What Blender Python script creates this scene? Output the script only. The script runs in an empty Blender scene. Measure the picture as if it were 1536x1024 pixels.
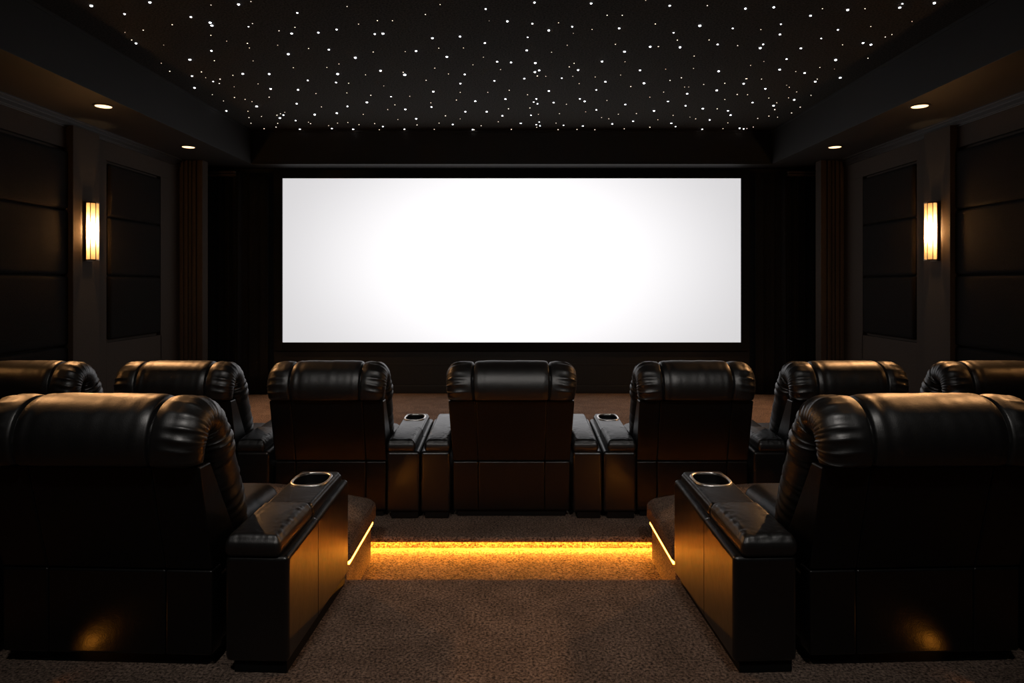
import bpy, bmesh, math, random
from mathutils import Vector, Matrix, noise

random.seed(7)
SC = bpy.context.scene
COL = SC.collection
PI = math.pi
BULB, DOWN_W, REAR_W, LOW_FILL_W, STAR_R = 1050, 300, 190, .26, .0048      # lamp strengths, star size
EYE = 1.57                      # camera height above the rear tier
TREAD, FRONT = -0.205, -0.099   # walkway and front tier levels
SOFFIT, CEIL = EYE + 1.74, EYE + 2.23
WALL_X, SOFFIT_X = 4.70, 3.79

# ------------------------------------------------------------------ materials
def mat(name, color, rough=0.5, spec=0.5, metal=0.0, build=None):
    m = bpy.data.materials.new(name)
    m.use_nodes = True
    nt = m.node_tree
    b = nt.nodes['Principled BSDF']
    b.inputs['Base Color'].default_value = (*color, 1)
    b.inputs['Roughness'].default_value = rough
    b.inputs['Specular IOR Level'].default_value = spec
    b.inputs['Metallic'].default_value = metal
    if build:
        build(nt, b)
    return m

def N(nt, typ, **kw):
    n = nt.nodes.new(typ)
    for k, v in kw.items():
        setattr(n, k, v)
    return n

def coords(nt):
    return N(nt, 'ShaderNodeTexCoord').outputs['Object']

def noise_node(nt, scale, detail=3, rough=0.55, vec=None):
    n = N(nt, 'ShaderNodeTexNoise')
    n.inputs['Scale'].default_value = scale
    n.inputs['Detail'].default_value = detail
    n.inputs['Roughness'].default_value = rough
    nt.links.new(vec if vec else coords(nt), n.inputs['Vector'])
    return n.outputs['Fac']

def bump(nt, b, height, strength, dist, prev=None):
    n = N(nt, 'ShaderNodeBump')
    n.inputs['Strength'].default_value = strength
    n.inputs['Distance'].default_value = dist
    nt.links.new(height, n.inputs['Height'])
    if prev:
        nt.links.new(prev, n.inputs['Normal'])
    nt.links.new(n.outputs['Normal'], b.inputs['Normal'])
    return n.outputs['Normal']

def ramp(nt, fac, stops):
    r = N(nt, 'ShaderNodeValToRGB')
    e = r.color_ramp.elements
    while len(e) < len(stops):
        e.new(0.5)
    for el, (p, c) in zip(e, stops):
        el.position = p
        el.color = (*c, 1)
    nt.links.new(fac, r.inputs['Fac'])
    return r.outputs['Color']

def leather_nodes(nt, b, lo=.27, hi=.36):
    v = coords(nt)
    big = bump(nt, b, noise_node(nt, 9, 3, .5, v), .12, .02)
    vor = N(nt, 'ShaderNodeTexVoronoi')
    vor.inputs['Scale'].default_value = 260
    nt.links.new(v, vor.inputs['Vector'])
    bump(nt, b, vor.outputs['Distance'], .10, .002, big)
    mr = N(nt, 'ShaderNodeMapRange')
    mr.inputs['To Min'].default_value = lo
    mr.inputs['To Max'].default_value = hi
    nt.links.new(noise_node(nt, 14, 4, .6, v), mr.inputs['Value'])
    nt.links.new(mr.outputs['Result'], b.inputs['Roughness'])

def carpet(name, dark, light, scale=150):
    def build(nt, b):
        v = coords(nt)
        f1 = noise_node(nt, scale, 2, .7, v)
        f2 = noise_node(nt, 5, 4, .6, v)
        c1 = ramp(nt, f1, [(.34, dark), (.66, light)])
        mx = N(nt, 'ShaderNodeMix', data_type='RGBA', blend_type='MULTIPLY')
        mx.inputs['Factor'].default_value = .55
        nt.links.new(c1, mx.inputs[6])
        nt.links.new(ramp(nt, f2, [(.35, (.45, .44, .43)), (.65, (1, 1, 1))]), mx.inputs[7])
        nt.links.new(mx.outputs[2], b.inputs['Base Color'])
        bump(nt, b, f1, 1.0, .012)
    return mat(name, light, .95, .12, build=build)

def fabric(name, color, scale=220, rough=.9, spec=.15, strength=.5, mottled=.35):
    def build(nt, b):
        v = coords(nt)
        f = noise_node(nt, scale, 3, .7, v)
        lo = tuple(c * (1 - mottled) for c in color)
        hi = tuple(c * (1 + mottled) for c in color)
        nt.links.new(ramp(nt, f, [(.3, lo), (.7, hi)]), b.inputs['Base Color'])
        bump(nt, b, f, strength, .003)
    return mat(name, color, rough, spec, build=build)

def glow(name, color, strength, sampled=True):
    m = bpy.data.materials.new(name)
    m.use_nodes = True
    nt = m.node_tree
    nt.nodes.clear()
    o = N(nt, 'ShaderNodeOutputMaterial')
    e = N(nt, 'ShaderNodeEmission')
    e.inputs['Color'].default_value = (*color, 1)
    e.inputs['Strength'].default_value = strength
    nt.links.new(e.outputs[0], o.inputs['Surface'])
    if not sampled:
        m.cycles.emission_sampling = 'NONE'
    return m

M = {}
M['leather'] = mat('black leather', (.0045, .0044, .0045), .4, .6, build=leather_nodes)
M['soft'] = mat('soft black leather', (.0048, .0046, .0046), .4, .75, build=lambda nt, b: leather_nodes(nt, b, .36, .46))
M['vinyl'] = mat('matte black back leather', (.0034, .0034, .0035), .5, .26, build=leather_nodes)
M['vinyl_low'] = mat('black base leather', (.0032, .0031, .0031), .5, .45, build=leather_nodes)
M['moulding'] = mat('satin brown moulding', (.022, .016, .012), .38, .4)
M['plinth'] = mat('black plinth', (.002, .002, .002), .7, .2)
M['chrome'] = mat('polished chrome', (.85, .83, .80), .34, .5, 1.0)
M['cup'] = mat('black cup well', (.004, .004, .004), .3, .5)
M['carpet'] = carpet('brown carpet', (.034, .0245, .020), (.300, .216, .168), 80)
M['stool'] = carpet('brown stool cloth', (.062, .045, .035), (.300, .218, .170), 110)
M['wall'] = fabric('dark brown paint', (.053, .0415, .0335), 90, .8, .10, .15, .12)
M['panel'] = fabric('charcoal panel cloth', (.0100, .0088, .0080), 120, .95, .1, 1.0, .55)
M['black'] = mat('black paint', (.0062, .0062, .0062), .5, .4)
M['soffit'] = fabric('black soffit paint', (.016, .0143, .013), 60, .6, .25, .1, .1)
M['velvet'] = mat('black velvet', (.004, .004, .004), .8, .2)
M['curtain'] = fabric('black curtain', (.0045, .0042, .0038), 200, .85, .25, .4, .3)
M['ceiling'] = fabric('black ceiling felt', (.030, .0265, .0225), 60, .95, .1, 1.0, .9)
M['bronze'] = mat('dark bronze metal', (.10, .075, .05), .3, .5, 1.0)
M['rim'] = mat('dark lamp rim', (.03, .025, .02), .4, .5, .6)
M['amber'] = glow('amber step light', (1.0, .34, .030), 205)
M['amber_low'] = glow('amber footstool light', (1.0, .32, .030), 22)
M['lamp'] = glow('warm lamp face', (1.0, .60, .30), 3.0)
M['bulb'] = glow('warm bulb', (1.0, .60, .27), BULB)
M['star'] = glow('cool star light', (.90, .93, 1.0), 8, False)
M['warm_star'] = glow('warm star light', (1.0, .80, .62), 3.0, False)

def glass_nodes():
    m = bpy.data.materials.new('frosted sconce glass')
    m.use_nodes = True
    nt = m.node_tree
    nt.nodes.clear()
    o = N(nt, 'ShaderNodeOutputMaterial')
    t = N(nt, 'ShaderNodeBsdfTranslucent')
    t.inputs['Color'].default_value = (.95, .78, .58, 1)
    p = N(nt, 'ShaderNodeBsdfTransparent')
    p.inputs['Color'].default_value = (1, .9, .78, 1)
    x = N(nt, 'ShaderNodeMixShader')
    x.inputs['Fac'].default_value = .38
    nt.links.new(t.outputs[0], x.inputs[1])
    nt.links.new(p.outputs[0], x.inputs[2])
    nt.links.new(x.outputs[0], o.inputs['Surface'])
    return m
M['glass'] = glass_nodes()

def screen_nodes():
    # blank white field, with the projector's hotspot painted into the emission
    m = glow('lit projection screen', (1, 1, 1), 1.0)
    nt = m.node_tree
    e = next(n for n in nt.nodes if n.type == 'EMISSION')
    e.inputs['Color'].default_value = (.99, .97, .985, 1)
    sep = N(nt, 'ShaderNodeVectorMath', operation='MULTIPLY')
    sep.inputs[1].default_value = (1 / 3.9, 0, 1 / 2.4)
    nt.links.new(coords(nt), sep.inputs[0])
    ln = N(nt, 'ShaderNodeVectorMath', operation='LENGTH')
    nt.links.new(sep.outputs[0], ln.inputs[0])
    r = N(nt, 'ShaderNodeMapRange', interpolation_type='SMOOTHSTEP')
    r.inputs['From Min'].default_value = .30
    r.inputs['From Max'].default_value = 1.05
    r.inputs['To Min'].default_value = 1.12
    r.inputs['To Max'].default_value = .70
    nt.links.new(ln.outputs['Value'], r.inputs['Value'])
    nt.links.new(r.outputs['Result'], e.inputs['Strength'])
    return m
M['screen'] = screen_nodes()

# ------------------------------------------------------------------ helpers
def link(name, bm, m, parent=None, smooth=True, weighted=True, angle=40):
    me = bpy.data.meshes.new(name)
    bmesh.ops.recalc_face_normals(bm, faces=bm.faces)
    bm.to_mesh(me)
    bm.free()
    for p in me.polygons:
        p.use_smooth = smooth
    if smooth:
        me.set_sharp_from_angle(angle=math.radians(angle))
    me.materials.append(m)
    o = bpy.data.objects.new(name, me)
    COL.objects.link(o)
    if parent:
        o.parent = parent
    if smooth and weighted:
        w = o.modifiers.new('normals', 'WEIGHTED_NORMAL')
        w.keep_sharp = True
    return o

def tag(o, label, cat, group=None, kind=None):
    o['label'] = label
    o['category'] = cat
    if group:
        o['group'] = group
    if kind:
        o['kind'] = kind
    return o

def structure(o):
    o['kind'] = 'structure'
    return o

def thing(name, label, cat, loc=(0, 0, 0), rotz=0, group=None):
    o = bpy.data.objects.new(name, None)
    o.empty_display_size = .1
    COL.objects.link(o)
    o.location = loc
    o.rotation_euler = (0, 0, rotz)
    return tag(o, label, cat, group)

def copy_tree(root, loc, rotz, label, group=None):
    r = root.copy()
    COL.objects.link(r)
    r.location = loc
    r.rotation_euler = (0, 0, rotz)
    r['label'] = label
    if group:
        r['group'] = group
    for ch in list(root.children):
        c = ch.copy()
        COL.objects.link(c)
        c.parent = r
        for g in list(ch.children):
            d = g.copy()
            COL.objects.link(d)
            d.parent = c
    return r

def rbox(bm, x0, x1, y0, y1, z0, z1, r=.01, seg=3, seams=(), depth=.004, cuts=(), fn=None):
    """bevelled box; seams = [(axis, pos)] stitched grooves; cuts = extra divisions; fn maps every point"""
    b = bmesh.new()
    bmesh.ops.create_cube(b, size=1)
    for v in b.verts:
        v.co = Vector((x0 + (v.co.x + .5) * (x1 - x0), y0 + (v.co.y + .5) * (y1 - y0), z0 + (v.co.z + .5) * (z1 - z0)))
    if r > 0:
        bmesh.ops.bevel(b, geom=list(b.edges), offset=r, segments=seg, affect='EDGES', profile=.5)
    def cut(axis, pos):
        n = Vector((0, 0, 0)); n[axis] = 1
        c = Vector((0, 0, 0)); c[axis] = pos
        bmesh.ops.bisect_plane(b, geom=list(b.verts) + list(b.edges) + list(b.faces), plane_co=c, plane_no=n)
    for axis, pos in cuts:
        cut(axis, pos)
    for axis, pos in seams:
        for d in (-.0035, 0, .0035):
            cut(axis, pos + d)
        b.normal_update()
        for v in b.verts:
            if abs(v.co[axis] - pos) < 1e-5:
                n = v.normal.copy(); n[axis] = 0
                v.co -= n * depth
    if fn:
        for v in b.verts:
            v.co = Vector(fn(*v.co))
    me = bpy.data.meshes.new('tmp')
    b.to_mesh(me)
    b.free()
    bm.from_mesh(me)
    bpy.data.meshes.remove(me)

def box(name, x0, x1, y0, y1, z0, z1, m, parent=None, r=.004, **kw):
    bm = bmesh.new()
    rbox(bm, x0, x1, y0, y1, z0, z1, r, 2, **kw)
    return link(name, bm, m, parent)

def cyl(bm, c, r0, r1, z0, z1, seg=32, cap=True):
    lo = [bm.verts.new((c[0] + r0 * math.cos(2 * PI * i / seg), c[1] + r0 * math.sin(2 * PI * i / seg), z0)) for i in range(seg)]
    hi = [bm.verts.new((c[0] + r1 * math.cos(2 * PI * i / seg), c[1] + r1 * math.sin(2 * PI * i / seg), z1)) for i in range(seg)]
    for i in range(seg):
        j = (i + 1) % seg
        bm.faces.new((lo[i], lo[j], hi[j], hi[i]))
    if cap:
        bm.faces.new(lo[::-1]); bm.faces.new(hi)

def lathe(bm, prof, c=(0, 0), seg=40, sx=1, sy=1, power=2.0):
    """closed ring swept from a profile of (radius, z); superellipse plan"""
    rings = []
    for r, z in prof:
        ring = []
        for i in range(seg):
            a = 2 * PI * i / seg
            ca, sa = math.cos(a), math.sin(a)
            e = 2 / power
            ux = math.copysign(abs(ca) ** e, ca)
            uy = math.copysign(abs(sa) ** e, sa)
            ring.append(bm.verts.new((c[0] + ux * (sx + r), c[1] + uy * (sy + r), z)))
        rings.append(ring)
    n = len(rings)
    for k in range(n):
        a, b = rings[k], rings[(k + 1) % n]
        for i in range(seg):
            j = (i + 1) % seg
            bm.faces.new((a[i], a[j], b[j], b[i]))

def pillow(bm, x0, x1, y0, y1, z0, z1, edge=.05, dome=.0, nx=40, ny=50, gather=.0, corner=.3, seam_y=None, well=None, seed=0, fn=None, under=1.0, dome_pow=2):
    """stuffed cushion between z0 and z1: rounded rim, welt line, optional gathers, sewn line and cup well"""
    cx, cy, hx, hy = (x0 + x1) / 2, (y0 + y1) / 2, (x1 - x0) / 2, (y1 - y0) / 2
    zm = z0 + (z1 - z0) * .45
    def ease(t):
        return math.sin(t * PI / 2)
    top, bot = {}, {}
    us = [-1 + 2 * i / nx for i in range(nx + 1)]
    vs = [-1 + 2 * j / ny for j in range(ny + 1)]
    us = [.35 * u + .65 * ease(u) for u in us]
    vs = [.35 * v + .65 * ease(v) for v in vs]
    for i, u in enumerate(us):
        for j, v in enumerate(vs):
            k = corner * min(hx, hy)
            px, py = u * hx, v * hy
            qx, qy = abs(px) - (hx - k), abs(py) - (hy - k)
            if qx > 0 and qy > 0:                       # pull square corners onto a round
                l = max(qx, qy)
                d = math.hypot(qx, qy)
                px = math.copysign(hx - k + qx * l / d, px)
                py = math.copysign(hy - k + qy * l / d, py)
                e = k - l
            else:
                e = min(hx - abs(px), hy - abs(py))
            f = min(1, max(0, e / edge))
            rise = math.sqrt(max(0, 1 - (1 - f) ** 2))
            g = 0
            if gather and e < .10:
                w = max(0, 1 - e / .10) * min(1, e / .012)
                s = (math.atan2(py / hy, px / hx) * 9 if min(hx, hy) > .2 else (px + py) * 20)
                g = gather * w * (noise.noise(Vector((px * 55, py * 55, seed))) + .5 * noise.noise(Vector((px * 110, py * 110, seed + 3))))
            zt = zm + (z1 - zm) * rise + dome * (1 - u * u) * (1 - abs(v) ** dome_pow) + g
            if gather:
                zt -= .0035 * math.exp(-((e - .010) / .003) ** 2)
            if seam_y is not None:
                d = abs(py + cy - seam_y)
                zt -= .007 * math.exp(-(d / .006) ** 2) + .006 * math.exp(-(d / .03) ** 2)
            if well:
                wx, wy, wa, wb, wd = well
                q = (abs((px + cx - wx) / wa) ** 2.8 + abs((py + cy - wy) / wb) ** 2.8)
                if q < 1.0:
                    zt = z1 - wd
            zb = zm - (zm - z0) * rise * under
            P = (px + cx, py + cy, zt); Q = (px + cx, py + cy, zb)
            if fn:
                P, Q = fn(*P), fn(*Q)
            top[i, j] = bm.verts.new(P)
            rim = i in (0, nx) or j in (0, ny)
            bot[i, j] = top[i, j] if rim else bm.verts.new(Q)
    for i in range(nx):
        for j in range(ny):
            bm.faces.new((top[i, j], top[i + 1, j], top[i + 1, j + 1], top[i, j + 1]))
            q = (bot[i, j], bot[i, j + 1], bot[i + 1, j + 1], bot[i + 1, j])
            if len(set(q)) == 4:
                try:
                    bm.faces.new(q)
                except ValueError:
                    pass

# ------------------------------------------------------------------ recliner
def spline(pts, t):
    n = len(pts) - 1
    s = min(max(t, 0), .999999) * n
    i = int(s)
    f = s - i
    p = [pts[min(max(k, 0), n)] for k in (i - 1, i, i + 1, i + 2)]
    return [.5 * (2 * b + (c - a) * f + (2 * a - 5 * b + 4 * c - d) * f * f + (3 * b - a - 3 * c + d) * f ** 3) for a, b, c, d in zip(*p)]

PAD = [  # y, z, half thickness, half width
    (-.086, .872, .070, .446), (-.100, .920, .074, .454), (-.096, .970, .076, .460), (-.066, 1.018, .078, .463),
    (-.006, 1.036, .079, .464), (.052, 1.012, .081, .463), (.092, .955, .085, .460), (.125, .885, .092, .464), (.172, .790, .100, .450),
    (.228, .685, .108, .444), (.285, .580, .112, .436), (.335, .480, .108, .428), (.360, .430, .090, .420)]
PLEAT = .262

def backrest_mesh():
    bm = bmesh.new()
    nt = 150
    r = .085
    xs = []
    k = 0
    # columns across the pad, packed near the two pleats and the ends
    base = [i / 56 for i in range(57)]
    offs = [PLEAT / .464 + d for d in (-.05, -.035, -.024, -.016, -.010, -.005, 0, .005, .010, .016, .024, .035, .05)]
    half = sorted(set([round(b * (1 - r / .464), 4) for b in base] + [round(o, 4) for o in offs]))
    cols = [-h for h in reversed(half) if h > 0] + half
    arc = 14
    ring_def = [('t', c) for c in cols] + [('r', i) for i in range(1, arc)] + [('b', c) for c in reversed(cols[::3] + ([cols[-1]] if (len(cols) - 1) % 3 else []))] + [('l', i) for i in range(1, arc)]
    rings = []
    length = 0
    prev = None
    for it in range(nt + 1):
        t = it / nt
        y, z, T, W = spline(PAD, t)
        y2, z2, _, _ = spline(PAD, min(1, t + .002))
        y1, z1, _, _ = spline(PAD, max(0, t - .002))
        ty, tz = y2 - y1, z2 - z1
        l = math.hypot(ty, tz)
        ny, nz = -tz / l, ty / l            # outward: up over the roll, back on the flap
        if prev:
            length += math.hypot(y - prev[0], z - prev[1])
        prev = (y, z)
        e = min(t / .045, (1 - t) / .05, 1)
        cap = math.sqrt(max(0.0, 1 - (1 - e) ** 2))
        Tc = T * max(cap, .02)
        a = W - r
        ring = []
        for kind, q in ring_def:
            if kind in 'tb':
                x = q / (1 - r / .464) * a if False else q * W / .464 * .464 * (a / (.464 - r))
                x = max(-a, min(a, x))
                n, ax = (1.0 if kind == 't' else -1.0), 0
            else:
                phi = PI / 2 - PI * q / arc
                if kind == 'l':
                    phi = -phi
                n = math.sin(phi)
                ax = r * math.cos(phi)
                x = (a + ax) if kind == 'r' else -(a + ax)
            sgn = 1 if n >= 0 else -1
            d = Tc * n
            if n > -.2:
                ap = abs(x)
                crown = 1 + .07 * (1 - (x / W) ** 2)
                d *= crown
                pl = ap - PLEAT - .010 * math.sin(t * 7)
                d -= cap * T * (.24 * math.exp(-(pl / .0065) ** 2) + .10 * math.exp(-(pl / .028) ** 2))
                wn = noise.noise(Vector((x * 26, length * 3.2, 1.7)))
                d += cap * .0045 * wn * math.exp(-(pl / .09) ** 2)
                d += cap * .0020 * noise.noise(Vector((x * 17 + 9, length * 2.0, 5.1)))
                d -= cap * .0035 * math.exp(-((ap - a - .012) / .004) ** 2)
            # gathers along both ends
            ap = abs(x)
            g = max(0, min(1, (ap - (a - .075)) / .085))
            if g > 0:
                ph = length * 2 * PI / .030 + 2.6 * noise.noise(Vector((length * 14, x * 5, 2)))
                amp = .0078 * g * cap * (.6 + .6 * noise.noise(Vector((length * 9, 4, x))))
                gg = amp * (1.2 - 2 * abs(math.sin(ph / 2)) ** .8)
                if ax:
                    x += math.copysign(gg * math.cos(math.asin(max(-1, min(1, n)))), x)
                d += gg * (n if ax else sgn)
            # slack folds low on the front padding's sides
            if t > .5 and ax:
                x += math.copysign(.009 * math.sin(length * 42 + 1.5 * math.sin(length * 17)) * (ax / r), x)
            droop = -.012 * (abs(x) / W) ** 4
            ring.append(bm.verts.new((x, y + ny * d, z + nz * d + droop)))
        rings.append(ring)
    m = len(ring_def)
    for i in range(nt):
        for j in range(m):
            k2 = (j + 1) % m
            bm.faces.new((rings[i][j], rings[i][k2], rings[i + 1][k2], rings[i + 1][j]))
    bm.faces.new(rings[0]); bm.faces.new(rings[-1][::-1])
    return bm

def lean(z):
    return -.110 * max(0, (z - .40)) / .446

def panel_strips(z0, z1, hw0, hw1, seams, mapped, thick0, thick1, r=.007):
    """three stitched upholstery strips side by side; the seams are their rolled edges meeting"""
    bm = bmesh.new()
    ed = [-1] + seams + [1]
    for a, b in zip(ed[:-1], ed[1:]):
        def fn(x, y, z):
            f = (z - z0) / (z1 - z0)
            hw = hw0 + (hw1 - hw0) * f
            th = thick0 + (thick1 - thick0) * f
            yy = (lean(z) if mapped else 0) + y * th
            return (x * hw, yy, z)
        bb = bmesh.new()
        rbox(bb, a * hw1, b * hw1, 0, thick0, z0, z1, r, 3)
        for v in bb.verts:
            x, y, z = v.co
            v.co = Vector(fn(x / hw1, y / thick0, z))
        me = bpy.data.meshes.new('tmp'); bb.to_mesh(me); bb.free(); bm.from_mesh(me); bpy.data.meshes.remove(me)
    return bm

def armrest(root, x0, x1, cup, outer, splay=True):
    """one arm: body with stitched flank, stuffed pad, console pad with or without cup holder"""
    L = .865
    bm = bmesh.new()
    def slope(x, y, z):
        return (x, y, z + (.066 * max(0, min(1, (y + .04) / L)) if z > .3 else 0))
    rbox(bm, x0, x1, -.04, L - .04, .050, .478, .022, 4, seams=[(1, .33)], depth=.004, cuts=[(2, .3)], fn=slope)
    arm = link('armrest', bm, M['leather'], root)
    bm = bmesh.new()
    rbox(bm, x0 + .03, x1 - .012, -.02, L - .07, 0, .06, .006, 2)
    link('plinth', bm, M['plinth'], arm)
    ix = x0 + (.0 if outer > 0 else .028)
    ox = x1 - (.028 if outer > 0 else .0)
    bm = bmesh.new()
    def lift(x, y, z):
        return (x, y, z + .040 * max(0, min(1, (y + .04) / L)))
    pillow(bm, ix, ox, -.055, .345, .470, .562, .036, .012, 36, 56, .004, .22, None, None, x0 * 10, lift)
    link('arm_pad', bm, M['soft'], arm, weighted=False, angle=80)
    bm = bmesh.new()
    mx, my = (ix + ox) / 2, .665
    wa, wb = (ox - ix) * .375, .098
    pillow(bm, ix, ox, .330, L - .045, .470, .548, .026, .004, 64, 84, .0008, .30, None, (mx, my, wa, wb, .075) if cup else None, x1 * 10, lift)
    con = link('console_pad', bm, M['leather'], arm, weighted=False, angle=60)
    if cup:
        h = lift(mx, my, .5495)[2]
        bm = bmesh.new()
        prof = [(-.004, -.004), (.007, -.004), (.009, .002), (.006, .007), (0, .008), (-.005, .004)]
        lathe(bm, prof, (0, 0), 56, wa, wb, 2.8)
        ring = link('cup_holder_rim', bm, M['chrome'], con, angle=60)
        ring.location = (mx, my, h)
        ring.rotation_euler = (math.atan(.04 / L), 0, 0)
        bm = bmesh.new()
        lathe(bm, [(-.002, .0), (-.006, -.072), (-.05, -.0725), (-.05, -.0745), (-.003, -.0745), (.001, .0)], (0, 0), 56, wa, wb, 2.8)
        cw = link('cup_well', bm, M['cup'], con, angle=60)
        cw.location = (mx, my, h)
        cw.rotation_euler = (math.atan(.04 / L), 0, 0)
    return arm

SHARED = {}
def recliner(label, arms, half=.41, top=.438, wide=1.0, group=None):
    root = thing('recliner', label, 'recliner', group=group)
    if 'pad' not in SHARED:
        o = link('backrest', backrest_mesh(), M['soft'], root, weighted=False, angle=75)
        SHARED['pad'] = o.data
    else:
        o = bpy.data.objects.new('backrest', SHARED['pad'])
        COL.objects.link(o)
        o.parent = root
    o.scale = (wide, 1, 1)
    s = .25 / top
    link('back_panel', panel_strips(.403, .852, half + .008, top, [-s, s], True, .26, .085, .011), M['vinyl'], root)
    link('lower_back_panel', panel_strips(.052, .400, half + .006, half + .008, [-s, s], False, .09, .09, .011), M['vinyl_low'], root)
    bm = bmesh.new()
    rbox(bm, -half + .02, half - .02, .03, .80, 0, .06, .006, 2)
    link('plinth', bm, M['plinth'], root)
    inner = min(min(abs(a[0]), abs(a[1])) for a in arms) - .004
    bm = bmesh.new()
    rbox(bm, -min(half, inner) + .004, min(half, inner) - .004, .095, .80, .058, .345, .015, 3)
    link('seat_base', bm, M['leather'], root)
    bm = bmesh.new()
    w = min(.378, inner - .02)
    pillow(bm, -w, w, .26, .94, .335, .495, .075, .012, 44, 44, .005, .25, None, None, 4)
    link('seat_cushion', bm, M['soft'], root, weighted=False, angle=80)
    bm = bmesh.new()
    rbox(bm, -w + .01, w - .01, .80, .865, .075, .34, .025, 4)
    link('footrest', bm, M['leather'], root)
    for x0, x1, cup in arms:
        armrest(root, x0, x1, cup, 1 if x1 > 0 else -1)
    return root

# ------------------------------------------------------------------ floor tiers
structure(box('floor_rear_tier', -WALL_X, WALL_X, -2.6, 3.63, -.42, 0, M['carpet'], r=.012))
structure(box('floor_walkway', -WALL_X, WALL_X, 3.60, 4.75, -.42, TREAD, M['carpet'], r=0))
bm = bmesh.new()
NOSE, RISER, UNDER, R = 4.495, 4.585, TREAD + .066, .018
pts = [(RISER, -.42), (RISER, UNDER), (NOSE + R, UNDER)]
pts += [(NOSE + R - R * math.sin(a), UNDER + R - R * math.cos(a)) for a in [PI / 2 * k / 5 for k in range(1, 6)]]
pts += [(NOSE + R - R * math.cos(a), FRONT - R + R * math.sin(a)) for a in [PI / 2 * k / 5 for k in range(6)]]
pts += [(10.42, FRONT), (10.42, -.42)]
sides = [[bm.verts.new((x, y, z)) for y, z in pts] for x in (-WALL_X, WALL_X)]
for k in range(len(pts)):
    q = (k + 1) % len(pts)
    bm.faces.new((sides[0][k], sides[0][q], sides[1][q], sides[1][k]))
bm.faces.new(sides[0]); bm.faces.new(sides[1][::-1])
structure(link('floor_front_tier', bm, M['carpet'], angle=30))

# light strips: under the step nosing across the aisle
t = thing('light_strip', 'amber light strip glowing under the carpeted step edge behind the front row', 'light strip', (0, 4.560, TREAD + .066))
box('channel', -1.9, 1.9, -.014, .022, -.004, 0, M['rim'], t, r=.001)
d = box('diffuser', -1.895, 1.895, -.013, .013, -.003, .003, M['amber'], t, r=.002)
d.location, d.rotation_euler = (0, .004, -.013), (math.radians(-38), 0, 0)

# ------------------------------------------------------------------ shell
n = [0]
def trim(boxes, m, r=.003):
    bm = bmesh.new()
    for q in boxes:
        rbox(bm, *q, r, 2)
    n[0] += 1
    return structure(link('trim_%d' % n[0], bm, m))

def wall(sgn, name):
    x0, x1 = sorted((sgn * (WALL_X + .05), sgn * (WALL_X + .15)))
    structure(box(name, x0, x1, -2.6, 10.5, -.42, CEIL, M['wall'], r=0))
    # stiles and rails round the padded panels
    top, low, far_low = EYE + 1.43, FRONT + .18, EYE - .69
    x0, x1 = sorted((sgn * WALL_X, sgn * (WALL_X + .051)))
    for q in ((-2.6, 10.5, top, SOFFIT + .05), (-2.6, 10.5, -.42, low), (7.92, 9.16, low, far_low), (9.14, 10.5, low, top),
              (7.27, 7.92, low, top), (4.2, 4.82, low, top), (1.1, 1.7, low, top), (-2.6, -2.0, low, top)):
        trim([(x0, x1, *q)], M['wall'], .0025)
wall(-1, 'wall_left')
wall(1, 'wall_right')
structure(box('wall_front', -WALL_X, WALL_X, 10.42, 10.55, -.42, CEIL, M['black'], r=0))
structure(box('wall_back', -WALL_X, WALL_X, -2.75, -2.6, -.42, CEIL, M['wall'], r=0))
structure(box('ceiling', -SOFFIT_X - .05, SOFFIT_X + .05, -2.6, 10.0, CEIL, CEIL + .12, M['ceiling'], r=0))

def soffit(name, x0, x1, y0, y1):
    bm = bmesh.new()
    rbox(bm, x0, x1, y0, y1, SOFFIT, CEIL + .12, .004, 2)
    return structure(link(name, bm, M['soffit']))
soffit('ceiling_soffit_left', -WALL_X - .05, -SOFFIT_X, -2.6, 10.5)
soffit('ceiling_soffit_right', SOFFIT_X, WALL_X + .05, -2.6, 10.5)
soffit('ceiling_soffit_front', -SOFFIT_X, SOFFIT_X, 9.95, 10.5)
soffit('ceiling_soffit_back', -SOFFIT_X, SOFFIT_X, -2.6, -2.2)

for s in (-1, 1):
    def sx(a, b):
        return (min(s * a, s * b), max(s * a, s * b))
    # crown moulding under the soffit, in three steps
    trim([(*sx(WALL_X - .085, WALL_X + .02), -2.6, 10.42, SOFFIT - .016, SOFFIT + .004),
          (*sx(WALL_X - .048, WALL_X + .02), -2.6, 10.42, SOFFIT - .040, SOFFIT - .012),
          (*sx(WALL_X - .030, WALL_X + .02), -2.6, 10.42, SOFFIT - .078, SOFFIT - .036),
          (*sx(WALL_X - .016, WALL_X + .02), -2.6, 10.42, SOFFIT - .094, SOFFIT - .074)], M['moulding'])
    # bead along the recess edge
    trim([(*sx(SOFFIT_X - .014, SOFFIT_X + .01), -2.2, 9.96, CEIL - .030, CEIL + .004)], M['soffit'])
    # pilasters that carry the sconces
    for y0, y1 in ((7.20, 7.66), (4.22, 4.70)):
        trim([(*sx(WALL_X - .075, WALL_X + .02), y0, y1, FRONT - .1, SOFFIT - .07)], M['wall'], .005)
    # front corner casing, fluted
    cas = [(*sx(4.36, WALL_X + .02), 9.66, 9.80, FRONT - .05, SOFFIT)]
    for a, bb_ in ((4.36, 4.43), (4.455, 4.485), (4.52, 4.535), (4.57, 4.60), (4.635, 4.67)):
        cas.append((*sx(a, bb_), 9.625, 9.68, FRONT - .05, SOFFIT))
    trim(cas, M['wall'], .007)
trim([(-SOFFIT_X, SOFFIT_X, 9.935, 9.97, SOFFIT - .004, SOFFIT + .022)], M['soffit'])
trim([(-SOFFIT_X, SOFFIT_X, 9.935, 9.97, CEIL - .030, CEIL + .004)], M['soffit'])
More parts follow.
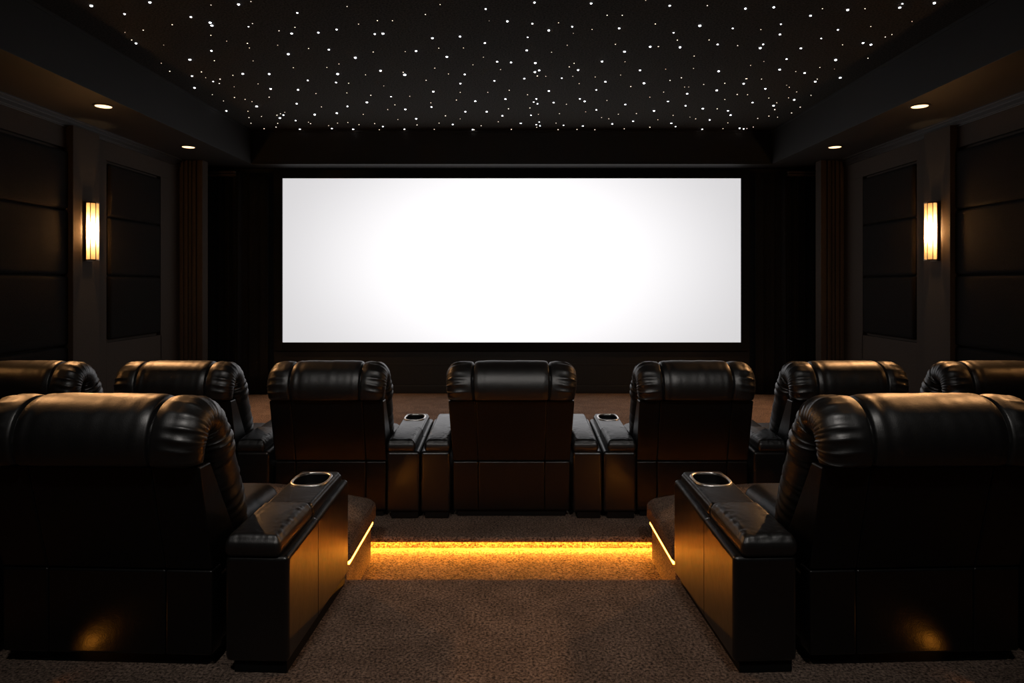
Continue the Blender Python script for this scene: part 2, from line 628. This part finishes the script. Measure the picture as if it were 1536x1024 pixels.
# dado under the screen
trim([(-3.62, 3.62, 10.39, 10.43, FRONT, EYE - 1.235), (-3.62, 3.62, 10.385, 10.43, EYE - 1.245, EYE - 1.222),
      (-3.62, 3.62, 10.395, 10.43, EYE - 1.235, EYE - 1.03)], M['black'])
o = structure(box('baseboard_front', -3.62, 3.62, 10.365, 10.43, FRONT, FRONT + .12, M['black'], r=.01))

# ------------------------------------------------------------------ screen
SCR = Vector((0, 10.36, EYE + .350))
t = thing('projection_screen', 'wide blank white projection screen in a black velvet frame on the front wall', 'screen', SCR)
bm = bmesh.new()
rbox(bm, -3.475, 3.475, -.004, .03, -1.243, 1.243, .001, 1)
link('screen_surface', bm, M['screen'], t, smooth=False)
bm = bmesh.new()
for x0, x1, z0, z1 in ((-3.605, -3.475, -1.37, 1.38), (3.475, 3.605, -1.37, 1.38), (-3.475, 3.475, 1.243, 1.38), (-3.475, 3.475, -1.37, -1.243)):
    rbox(bm, x0, x1, -.03, .058, z0, z1, .006, 2)
link('screen_frame', bm, M['velvet'], t)

# ------------------------------------------------------------------ curtains
def curtain(s, label):
    bm = bmesh.new()
    a, b = 3.66, 4.66
    z0, z1 = FRONT + .02, EYE + 1.66
    nx, nz = 150, 10
    def prof(u):
        x = a + (b - a) * u
        y = .030 * math.sin(u * 41 + 1.2 * math.sin(u * 9)) + .016 * math.sin(u * 83 + 1)
        y *= (.25 + .75 * min(1, abs(u - .15) * 3))
        y -= .085 * math.exp(-((u - .40) / .035) ** 2)
        y -= .05 * math.exp(-((u - .47) / .02) ** 2)
        return x, y
    front, back = {}, {}
    for i in range(nx + 1):
        x, y = prof(i / nx)
        for k in range(nz + 1):
            f = k / nz
            z = z0 + (z1 - z0) * f
            w = 1.1 - .25 * f
            front[i, k] = bm.verts.new((s * x, y * w, z))
            back[i, k] = bm.verts.new((s * x, y * w + .012, z))
    for i in range(nx):
        for k in range(nz):
            bm.faces.new((front[i, k], front[i + 1, k], front[i + 1, k + 1], front[i, k + 1]))
            bm.faces.new((back[i, k], back[i, k + 1], back[i + 1, k + 1], back[i + 1, k]))
        for k in (0, nz):
            bm.faces.new((front[i, k], back[i, k], back[i + 1, k], front[i + 1, k]))
    for i in (0, nx):
        for k in range(nz):
            bm.faces.new((front[i, k], front[i, k + 1], back[i, k + 1], back[i, k]))
    root = thing('stage_curtain', label, 'curtain', (0, 10.24, 0))
    link('drape', bm, M['curtain'], root, weighted=False, angle=180)
    bm = bmesh.new()
    x0, x1 = min(s * 4.10, s * 4.52), max(s * 4.10, s * 4.52)
    rbox(bm, x0, x1, -.13, -.09, EYE + 1.600, EYE + 1.625, .006, 2)
    rbox(bm, x0, x1, -.14, -.08, EYE + 1.635, EYE + 1.665, .006, 2)
    rbox(bm, x0, x1, -.09, .17, EYE + 1.60, EYE + 1.665, .004, 2)
    link('curtain_rail', bm, M['wall'], root)
curtain(-1, 'floor-length black curtain hanging between screen and left wall')
curtain(1, 'floor-length black curtain hanging between screen and right wall')

# ------------------------------------------------------------------ padded wall panels
def padded(s, y0, y1, rows, label):
    root = thing('acoustic_panel', label, 'wall panel', (s * (WALL_X + .044), (y0 + y1) / 2, 0), group='padded wall panels')
    h = (y1 - y0) / 2
    for z0, z1 in rows:
        bm = bmesh.new()
        # a cushion standing on the wall: pillow's thickness becomes the distance from the wall
        pillow(bm, -h, h, z0 + .003, z1 - .003, .0, .066, .035, .010, 30, 24, .0, .08, None, None, 1,
               fn=lambda x, y, z: (-s * z, x, y))
        link('pad', bm, M['panel'], root, weighted=False, angle=80)
    return root
R1, R2, R3, R4 = EYE + 1.40, EYE + .775, EYE + .087, EYE - .66
for s, side in ((-1, 'left'), (1, 'right')):
    padded(s, 7.95, 9.11, [(R2, R1), (R3, R2), (R4, R3)], 'narrow three-pad charcoal wall panel between sconce and curtain on the %s wall' % side)
    padded(s, 4.85, 7.24, [(R2, R1), (R3, R2), (R4, R3), (FRONT + .21, R4)], 'wide charcoal wall panel cut by the frame on the viewer\'s side of the %s sconce' % side)

# ------------------------------------------------------------------ sconces
def sconce_proto():
    root = thing('wall_sconce', 'x', 'wall lamp', group='lit wall sconces')
    H = .31
    plan = [(.030, -.070), (.078, -.070), (.112, -.030), (.112, .030), (.078, .070), (.030, .070)]
    bm = bmesh.new()
    rbox(bm, 0, .030, -.060, .060, -H - .012, H + .012, .004, 2)
    link('back_plate', bm, M['bronze'], root)
    bm = bmesh.new()
    for (xa, ya), (xb, yb) in zip(plan[:-1], plan[1:]):
        q = [bm.verts.new(p) for p in ((xa, ya, -H), (xb, yb, -H), (xb, yb, H), (xa, ya, H))]
        bm.faces.new(q)
    bmesh.ops.remove_doubles(bm, verts=bm.verts, dist=1e-5)
    sh = link('glass_shade', bm, M['glass'], root, smooth=False)
    sol = sh.modifiers.new('thick', 'SOLIDIFY'); sol.thickness = .004; sol.offset = -1
    bm = bmesh.new()
    for xa, ya in plan:
        rbox(bm, xa - .0035, xa + .0035, ya - .0035, ya + .0035, -H - .006, H + .006, .001, 1)
    for z in (-H, H):
        for (xa, ya), (xb, yb) in zip(plan[:-1], plan[1:]):
            d = Vector((xb - xa, yb - ya, 0)); L = d.length; d.normalize(); pn = Vector((-d.y, d.x, 0)) * .004
            ring = []
            for e in (Vector((xa, ya, z)), Vector((xb, yb, z))):
                ring.append([bm.verts.new(e + pn * c + Vector((0, 0, k * .006))) for c, k in ((-1, -1), (1, -1), (1, 1), (-1, 1))])
            for i in range(4):
                j = (i + 1) % 4
                bm.faces.new((ring[0][i], ring[0][j], ring[1][j], ring[1][i]))
            bm.faces.new(ring[0][::-1]); bm.faces.new(ring[1])
    link('metal_bars', bm, M['bronze'], root, smooth=False)
    bm = bmesh.new()
    bmesh.ops.create_uvsphere(bm, u_segments=16, v_segments=12, radius=.024)
    for v in bm.verts:
        v.co = Vector((v.co.x + .062, v.co.y, v.co.z * 3.4))
    link('bulb', bm, M['bulb'], root, weighted=False)
    return root

def lamp(name, typ, loc, energy, color, size=.03, rot=None, spot=None, blend=.6):
    d = bpy.data.lights.new(name, typ)
    d.energy = energy
    d.color = color
    if typ in ('POINT', 'SPOT'):
        d.shadow_soft_size = size
    if typ == 'SPOT':
        d.spot_size = math.radians(spot)
        d.spot_blend = blend
    o = bpy.data.objects.new(name, d)
    COL.objects.link(o)
    o.location = loc
    if rot:
        o.rotation_euler = rot
    return o

WARM = (1.0, .60, .28)
first = None
for s, y, lab in ((-1, 7.44, 'lit glass wall sconce with metal bars on the left wall pilaster'),
                  (1, 7.44, 'lit glass wall sconce with metal bars on the right wall pilaster')):
    loc, rz = (s * (WALL_X - .075), y, EYE + .566), (0 if s < 0 else PI)
    if first is None:
        first = sconce_proto()
        first.location, first.rotation_euler = loc, (0, 0, rz)
        first['label'] = lab
    else:
        copy_tree(first, loc, rz, lab)
    near = (s * (WALL_X - .075), 4.46, EYE + .566)
    copy_tree(first, near, rz, lab.replace('wall pilaster', 'wall beside the rear recliners'))

# ------------------------------------------------------------------ downlights
def downlight_proto():
    root = thing('downlight', 'x', 'ceiling light', group='recessed soffit downlights')
    bm = bmesh.new()
    lathe(bm, [(-.010, -.001), (.0, -.006), (.016, -.005), (.020, .0), (.018, .004), (-.010, .004)], (0, 0), 40, .078, .078)
    link('trim_ring', bm, M['rim'], root, angle=60)
    bm = bmesh.new()
    cyl(bm, (0, 0), .074, .074, -.004, .002, 40)
    link('lens', bm, M['lamp'], root)
    return root
first = None
for s, side in ((-1, 'left'), (1, 'right')):
    for y, where in ((6.69, 'wide wall panel'), (8.69, 'narrow wall panel')):
        lab = 'small warm recessed downlight in the %s soffit above the %s' % (side, where)
        loc = (s * (4.00 if y < 7 else 4.115), y, SOFFIT - .003)
        if first is None:
            first = downlight_proto()
            first.location = loc
            first['label'] = lab
        else:
            copy_tree(first, loc, 0, lab)
    # beams aimed at seats and front floor; pair nearest the viewer added, no fixture
    for y, aim, cone, dim in ((8.69, (-1.9, .2, -3.4), 80, 1.2), (6.69, (-1.5, -2.0, -2.2), 70, 1.25), (4.69, (-2.2, -2.0, -2.2), 62, .62)):
        lamp('downlight_beam', 'SPOT', (s * 4.03, y, SOFFIT - .02), DOWN_W * dim, (1.0, .50, .20), .07,
             Vector((s * aim[0], aim[1], aim[2])).to_track_quat('-Z', 'Y').to_euler(), cone, 1.0)

# ------------------------------------------------------------------ star ceiling
STARS = """-3.373,5.479,3.5 -3.201,5.648,2.5 -2.867,5.413,3.0 -2.683,5.712,2.5 -2.576,5.834,3.0 -2.589,5.899,3.0 -3.486,6.337,2.5 -3.203,6.797,3.0
-2.875,6.539,2.5 -3.434,7.335,2.0 -3.614,7.779,2.5 -3.592,7.173,1.3 -2.924,5.884,1.3 -3.243,6.011,1.4 -3.479,6.252,1.3 -3.254,6.385,1.0
-2.407,5.468,1.2 -2.702,6.134,1.2 -3.269,7.195,1.2 -3.546,6.910,0.8 -3.314,7.395,0.8 -3.434,6.064,0.7 -3.533,8.058,0.8 -2.180,5.453,3.0
-2.061,5.400,1.2 -1.765,5.624,2.3 -1.960,6.086,2.6 -1.886,5.944,1.3 -1.717,6.067,2.3 -1.536,5.993,2.2 -2.284,5.929,1.5 -2.223,5.858,1.1
-2.052,6.024,1.3 -2.622,6.282,1.0 -2.453,6.340,1.4 -2.482,6.463,1.1 -2.170,6.632,2.8 -1.742,6.510,2.3 -1.926,6.477,1.1 -2.189,6.389,1.0
-2.975,6.833,1.2 -2.590,6.841,1.0 -2.255,7.056,1.1 -1.907,7.047,1.1 -1.754,6.935,1.1 -2.858,7.257,2.6 -2.579,7.262,2.6 -1.850,7.262,2.9
-1.947,7.572,2.0 -2.986,7.312,1.1 -3.181,7.447,1.4 -3.260,7.612,1.2 -3.295,7.538,1.5 -2.833,7.627,1.0 -2.759,7.815,2.5 -2.457,7.857,2.3
-2.238,7.495,1.8 -2.297,8.013,1.1 -2.903,8.170,1.2 -3.322,8.182,1.3 -3.229,8.268,1.0 -3.183,8.369,1.0 -3.520,8.339,0.9 -3.209,8.590,2.7
-3.683,8.811,2.2 -2.666,8.466,2.0 -2.401,8.616,1.1 -2.599,9.007,2.6 -2.288,8.932,2.4 -3.415,8.837,1.0 -3.532,9.177,1.1 -3.340,9.113,0.9
-3.628,9.498,1.0 -3.120,9.192,2.4 -3.021,9.035,1.8 -3.109,9.042,1.2 -3.037,8.966,1.0 -3.258,9.505,1.1 -3.358,9.727,1.2 -3.567,9.833,1.1
-2.955,9.338,1.8 -3.061,9.866,1.9 -2.587,9.817,1.7 -2.805,9.521,1.1 -2.809,9.436,0.9 -2.586,9.639,0.9 -2.421,9.490,0.9 -2.955,8.891,0.7
-3.145,7.738,0.7 -1.324,5.497,1.1 -0.571,5.458,1.2 -0.714,5.659,1.3 -1.315,5.869,1.2 -1.138,5.791,1.3 -1.011,5.794,1.3 -1.222,6.102,2.2
-1.147,6.089,3.0 -0.719,6.202,2.6 -0.465,6.163,2.4 -1.333,6.576,1.2 -1.023,6.568,1.0 -0.916,6.546,2.5 -0.690,6.470,1.2 -0.456,6.463,1.0
-0.636,6.712,2.7 -1.543,6.739,2.9 -1.373,7.151,2.7 -1.141,7.289,3.2 -1.145,7.208,1.2 -1.561,7.294,1.1 -0.796,7.069,1.1 -0.673,7.266,1.0
-0.500,7.280,2.1 -0.571,7.607,2.2 -0.394,6.963,0.9 -0.938,7.490,1.3 -1.815,7.602,1.1 -1.928,7.986,1.1 -1.668,8.085,1.3 -1.440,8.147,1.7
-1.214,8.130,0.9 -0.910,7.927,2.5 -1.781,8.399,2.6 -0.672,8.298,1.2 -0.600,7.964,1.0 -0.445,8.345,2.3 -1.458,8.522,1.1 -2.066,8.590,1.8
-1.361,8.738,2.2 -1.013,8.622,1.8 -0.601,8.857,2.0 -1.957,9.000,1.0 -1.589,8.751,0.9 -1.292,9.235,2.2 -1.548,9.286,0.8 -0.881,9.077,1.3
-1.010,9.490,1.0 -2.269,9.452,1.0 -2.144,9.583,1.0 -1.910,9.513,1.0 -1.830,9.695,1.8 -1.331,9.599,1.2 -0.826,9.568,1.8 -1.550,9.866,1.7
-2.292,9.866,2.1 -1.120,9.875,0.9 -0.566,9.891,1.5 -0.545,9.900,1.3 -1.920,9.900,1.0 -0.698,9.242,0.8 -0.997,8.423,0.8 -1.442,7.702,0.8
0.182,5.418,2.4 -0.210,5.546,2.2 0.634,5.435,2.5 -0.035,5.805,2.6 0.179,5.860,2.1 0.328,6.014,2.7 0.527,5.926,2.2 0.795,5.676,1.3 0.402,5.840,1.1
0.707,5.993,1.2 0.147,6.183,1.6 -0.247,6.327,2.4 0.145,6.528,2.4 0.521,6.392,0.9 0.386,6.583,1.0 -0.278,6.727,1.0 -0.145,6.861,2.2 -0.006,6.886,2.3
0.240,6.902,2.8 0.246,7.195,2.6 0.288,7.142,2.4 0.276,7.335,1.4 0.909,6.853,2.5 0.695,7.129,2.3 0.633,6.914,1.2 0.593,7.026,1.2 0.138,7.428,2.2
0.545,7.414,1.6 -0.189,7.509,2.0 0.903,7.372,1.0 0.368,7.349,0.9 0.753,7.617,1.0 1.036,7.543,2.4 0.431,7.900,2.3 0.975,7.863,1.7 -0.028,7.878,1.1
0.188,8.063,1.1 -0.279,7.964,0.9 -0.075,8.251,2.2 0.298,8.245,1.8 0.271,8.387,1.7 0.320,8.466,1.6 0.517,8.411,2.1 0.824,8.245,1.8 0.892,8.351,2.3
0.681,8.491,1.1 -0.041,8.712,1.3 0.232,8.673,1.1 1.087,8.764,1.9 0.961,8.871,0.9 -0.324,8.857,2.2 -0.124,9.070,2.0 0.256,9.042,1.6 0.626,8.966,0.9
0.352,9.000,0.8 0.125,9.498,1.9 0.380,9.429,1.5 0.346,9.583,1.6 0.400,9.647,1.5 0.357,9.743,1.0 0.730,9.615,1.5 0.616,9.490,0.9 1.007,9.662,2.0
0.945,9.883,1.1 0.672,9.891,1.2 1.206,9.900,1.1 1.208,9.177,0.9 1.314,9.242,0.9 1.405,9.536,2.0 -0.005,9.875,1.2 -0.432,9.647,1.1 -0.185,9.414,0.9
-0.115,7.116,0.8 -0.190,5.799,0.7 1.161,8.316,0.8 0.658,7.349,0.7 0.551,6.086,0.7 1.270,5.479,2.5 1.572,5.479,1.3 1.897,5.536,2.6 0.921,5.676,1.3
1.236,5.866,1.3 0.940,5.965,2.4 1.628,5.902,3.2 1.441,6.070,2.0 1.934,5.968,1.9 1.519,6.256,1.3 1.809,6.252,1.3 1.922,6.368,2.2 2.119,6.399,1.2
0.968,6.365,1.1 1.305,6.427,2.6 1.381,6.424,1.3 1.590,6.442,2.7 1.086,6.565,2.7 1.790,6.692,1.2 1.141,6.865,0.9 1.343,7.138,2.3 2.174,7.168,2.6
1.603,7.103,0.9 1.886,7.077,0.8 1.166,7.303,0.8 1.841,7.400,1.3 1.739,7.495,1.3 1.473,7.597,2.7 2.374,7.602,1.3 2.589,7.617,2.4 1.349,7.727,1.3
2.152,7.647,1.0 2.367,7.878,2.5 2.061,8.019,2.3 1.771,7.953,1.0 2.660,8.052,1.2 1.913,8.357,1.9 1.415,8.503,1.9 2.584,8.274,1.0 2.181,8.559,1.9
2.436,8.699,2.4 2.623,8.712,1.2 1.837,8.811,2.3 2.792,8.811,1.9 2.896,9.035,2.1 1.637,8.959,1.0 1.405,8.994,1.0 2.141,9.056,0.9 1.667,9.376,2.0
1.991,9.301,1.0 2.491,9.242,1.0 2.697,9.301,1.9 2.221,9.498,2.0 2.327,9.695,1.5 1.972,9.743,1.2 3.000,9.475,1.1 1.622,9.841,1.1 2.752,9.866,1.8
3.272,9.800,1.8 3.344,9.841,1.8 3.040,9.825,0.8 2.389,9.148,0.7 1.654,8.170,0.9 1.963,7.748,0.7 2.009,7.748,0.6 2.552,7.437,1.2 1.057,5.378,1.0
2.117,5.510,2.6 2.490,5.684,2.6 2.739,5.562,3.1 2.524,5.541,1.2 2.869,5.541,1.3 2.317,5.872,1.6 2.403,6.112,2.4 2.190,5.996,1.1 2.869,6.002,2.0
2.818,6.212,1.5 3.117,5.923,1.2 2.346,6.365,2.0 2.354,6.463,2.8 2.742,6.470,2.3 3.092,6.378,1.1 3.258,6.327,2.5 3.354,6.371,2.6 2.732,6.782,2.0
3.230,6.805,3.0 2.792,7.112,2.5 3.528,6.758,1.1 3.182,7.047,1.1 2.991,7.186,1.1 3.103,7.230,2.4 3.352,7.538,2.5 3.334,7.447,1.0 3.560,7.395,2.7
2.562,7.433,1.1 2.726,7.447,1.0 2.443,6.980,1.0 3.155,7.758,1.1 3.093,7.677,0.8 2.904,7.815,2.1 3.319,7.948,1.0 2.786,8.063,1.1 3.093,8.210,1.0
3.548,8.091,1.0 3.430,8.286,2.2 3.325,8.199,0.8 2.968,8.411,2.0 3.281,8.553,2.5 3.372,8.751,1.4 3.271,8.423,0.9 3.647,8.629,1.2 3.659,8.925,1.3
3.425,9.091,1.1 3.323,9.221,1.1 3.566,9.156,0.8 3.442,9.727,0.8 3.357,7.099,0.7 2.534,6.857,0.8 3.385,9.825,0.9 3.137,5.515,3.0 3.116,5.443,2.0
3.360,5.425,3.2 3.409,5.811,1.0 3.381,6.176,1.3 3.407,6.115,1.1"""
def star_mesh(name, m):
    bm = bmesh.new()
    bmesh.ops.create_icosphere(bm, subdivisions=2, radius=1)
    for v in bm.verts:
        v.co.z *= .6
    me = bpy.data.meshes.new(name)
    bm.to_mesh(me); bm.free()
    for p in me.polygons:
        p.use_smooth = True
    me.materials.append(m)
    return me
big, small = star_mesh('star_light', M['star']), star_mesh('small_star_light', M['warm_star'])
dust = bmesh.new()
def zone(x, y):
    a = 'over the middle' if abs(x) < 1.3 else ('near its left edge' if x < 0 else 'near its right edge')
    b = 'by the front soffit' if y > 8.6 else ('in the middle depth' if y > 6.6 else 'closest to the viewer')
    return a, b
for e in STARS.split():
    x, y, z = (float(q) for q in e.split(','))
    r = STAR_R * z * (y / 8.0)
    if z < .85:
        bmesh.ops.create_icosphere(dust, subdivisions=1, radius=r, matrix=Matrix.Translation((x, y, CEIL - r * .3)))
        continue
    a, b = zone(x, y)
    if z >= 1.5:
        o = bpy.data.objects.new('star_light', big)
        k = 'large' if z >= 2.4 else 'medium'
        tag(o, '%s white star light in black ceiling %s, %s' % (k, a, b), 'star light', '%s cool white ceiling stars %s %s' % (k, a, b))
    else:
        o = bpy.data.objects.new('small_star_light', small)
        tag(o, 'pinprick warm star light in black ceiling %s, %s' % (a, b), 'star light', 'pinprick warm ceiling stars %s %s' % (a, b))
    COL.objects.link(o)
    o.scale = (r, r, r)
    o.location = (x, y, CEIL - r * .25)
o = link('faintest_star_lights', dust, M['warm_star'], weighted=False)
tag(o, 'faintest pinprick star lights scattered over the black ceiling', 'star light', kind='stuff')

# ------------------------------------------------------------------ recliners, front row
G = 'front row recliners'
FY = 4.87
c = recliner('black leather recliner at the very middle of the front row, before the screen', [(-.645, -.435, False), (.435, .645, False)], .41, .440, .985, G)
c.location = (0, FY, FRONT)
LX = (-1.29, -2.355, -3.43)
WHERE = ('next to the middle recliner on its left', 'two places left of the middle recliner', 'last of the front row by the left wall')
WHERE_R = ('next to the middle recliner on its right', 'two places right of the middle recliner', 'last of the front row by the right wall')
p = recliner('black leather recliner ' + WHERE[0], [(.405, .640, True)], .39, .398, .895, G)
p.location = (LX[0], FY, FRONT)
for x, w in zip(LX[1:], WHERE[1:]):
    copy_tree(p, (x, FY, FRONT), 0, 'black leather recliner ' + w, G)
p = recliner('black leather recliner ' + WHERE_R[0], [(-.640, -.405, True)], .39, .398, .895, G)
p.location = (-LX[0], FY, FRONT)
for x, w in zip(LX[1:], WHERE_R[1:]):
    copy_tree(p, (-x, FY, FRONT), 0, 'black leather recliner ' + w, G)

# recliners, rear row
G = 'rear row recliners'
p = recliner('large black leather recliner left of the carpeted aisle, seen from behind', [(.512, .772, True), (-.772, -.512, False)], .435, .448, 1.0, G)
p.location, p.rotation_euler = (-1.66, 2.80, 0), (0, 0, math.radians(-2.4))
p = recliner('large black leather recliner right of the carpeted aisle, seen from behind', [(-.772, -.512, True), (.512, .772, False)], .435, .448, 1.0, G)
p.location, p.rotation_euler = (1.66, 2.80, 0), (0, 0, math.radians(2.4))

# ------------------------------------------------------------------ footstools on the walkway
def footstool(s, label):
    root = thing('footstool', label, 'footstool', (s * 1.63, 4.035, TREAD), group='brown footstools')
    hx, hy = .765, .355
    bm = bmesh.new()
    rbox(bm, -hx + .03, hx - .03, -hy + .03, hy - .025, 0, .250, .02, 3)
    link('base', bm, M['stool'], root)
    bm = bmesh.new()
    rbox(bm, -hx, hx, -hy, hy, .262, .388, .035, 5)
    link('side_band', bm, M['stool'], root)
    bm = bmesh.new()
    pillow(bm, -hx + .004, hx - .004, -hy + .004, hy - .004, .33, .398, .03, .135, 44, 34, .0, .16, None, None, 2, dome_pow=8)
    link('cushion', bm, M['stool'], root, weighted=False, angle=80)
    # welt along the cushion rim
    bm = bmesh.new()
    lathe(bm, [(.004 * math.cos(a), .386 + .004 * math.sin(a)) for a in [2 * PI * i / 8 for i in range(8)]], (0, 0), 200, hx - .012, hy - .012, 14)
    link('welt', bm, M['stool'], root, angle=180)
    a = -s
    x0, x1 = sorted((a * (hx - .034), a * (hx - .018)))
    box('light_strip', x0, x1, -hy + .05, hy - .03, .240, .252, M['amber_low'], root, r=.002)
    return root
footstool(-1, 'brown cloth footstool with amber light strip in front of the left rear recliner')
footstool(1, 'brown cloth footstool with amber light strip in front of the right rear recliner')

# ------------------------------------------------------------------ added fill lamps, out of view and without fixtures
for s in (-1, 1):
    lamp('added_rear_fill', 'SPOT', (s * 1.1, .6, CEIL - .05), REAR_W, (1.0, .94, .88), .18,  # overhead fill added for headrest sheen and aisle carpet
         Vector((-s * .5, 4.1, -2.9)).to_track_quat('-Z', 'Y').to_euler(), 84, 1.0)
    # unseen lamp added for the amber patch low on each rear recliner
    lamp('added_low_fill', 'SPOT', (s * 1.84, 2.64, .014), LOW_FILL_W, (1.0, .33, .03), .012,
         Vector((-s * .16, .16, .055)).to_track_quat('-Z', 'Y').to_euler(), 80, 1.0)

# ------------------------------------------------------------------ world, camera, view
w = bpy.data.worlds.new('World')
SC.world = w
w.use_nodes = True
w.node_tree.nodes['Background'].inputs['Color'].default_value = (0, 0, 0, 1)
w.node_tree.nodes['Background'].inputs['Strength'].default_value = 0
cam = bpy.data.cameras.new('Camera')
cam.sensor_width = 36
cam.lens = 24
cam.shift_y = -87 / 1536
co = bpy.data.objects.new('Camera', cam)
COL.objects.link(co)
co.location = (0.004, 0, EYE)
co.rotation_euler = (PI / 2, 0, 0)
SC.camera = co
v = SC.view_settings
v.view_transform = 'Standard'
v.look = 'None'
v.exposure = 0
v.gamma = 1
v.use_curve_mapping = False
SC.cycles.use_denoising = True
SC.cycles.max_bounces = 8
SC.cycles.sample_clamp_indirect = 4
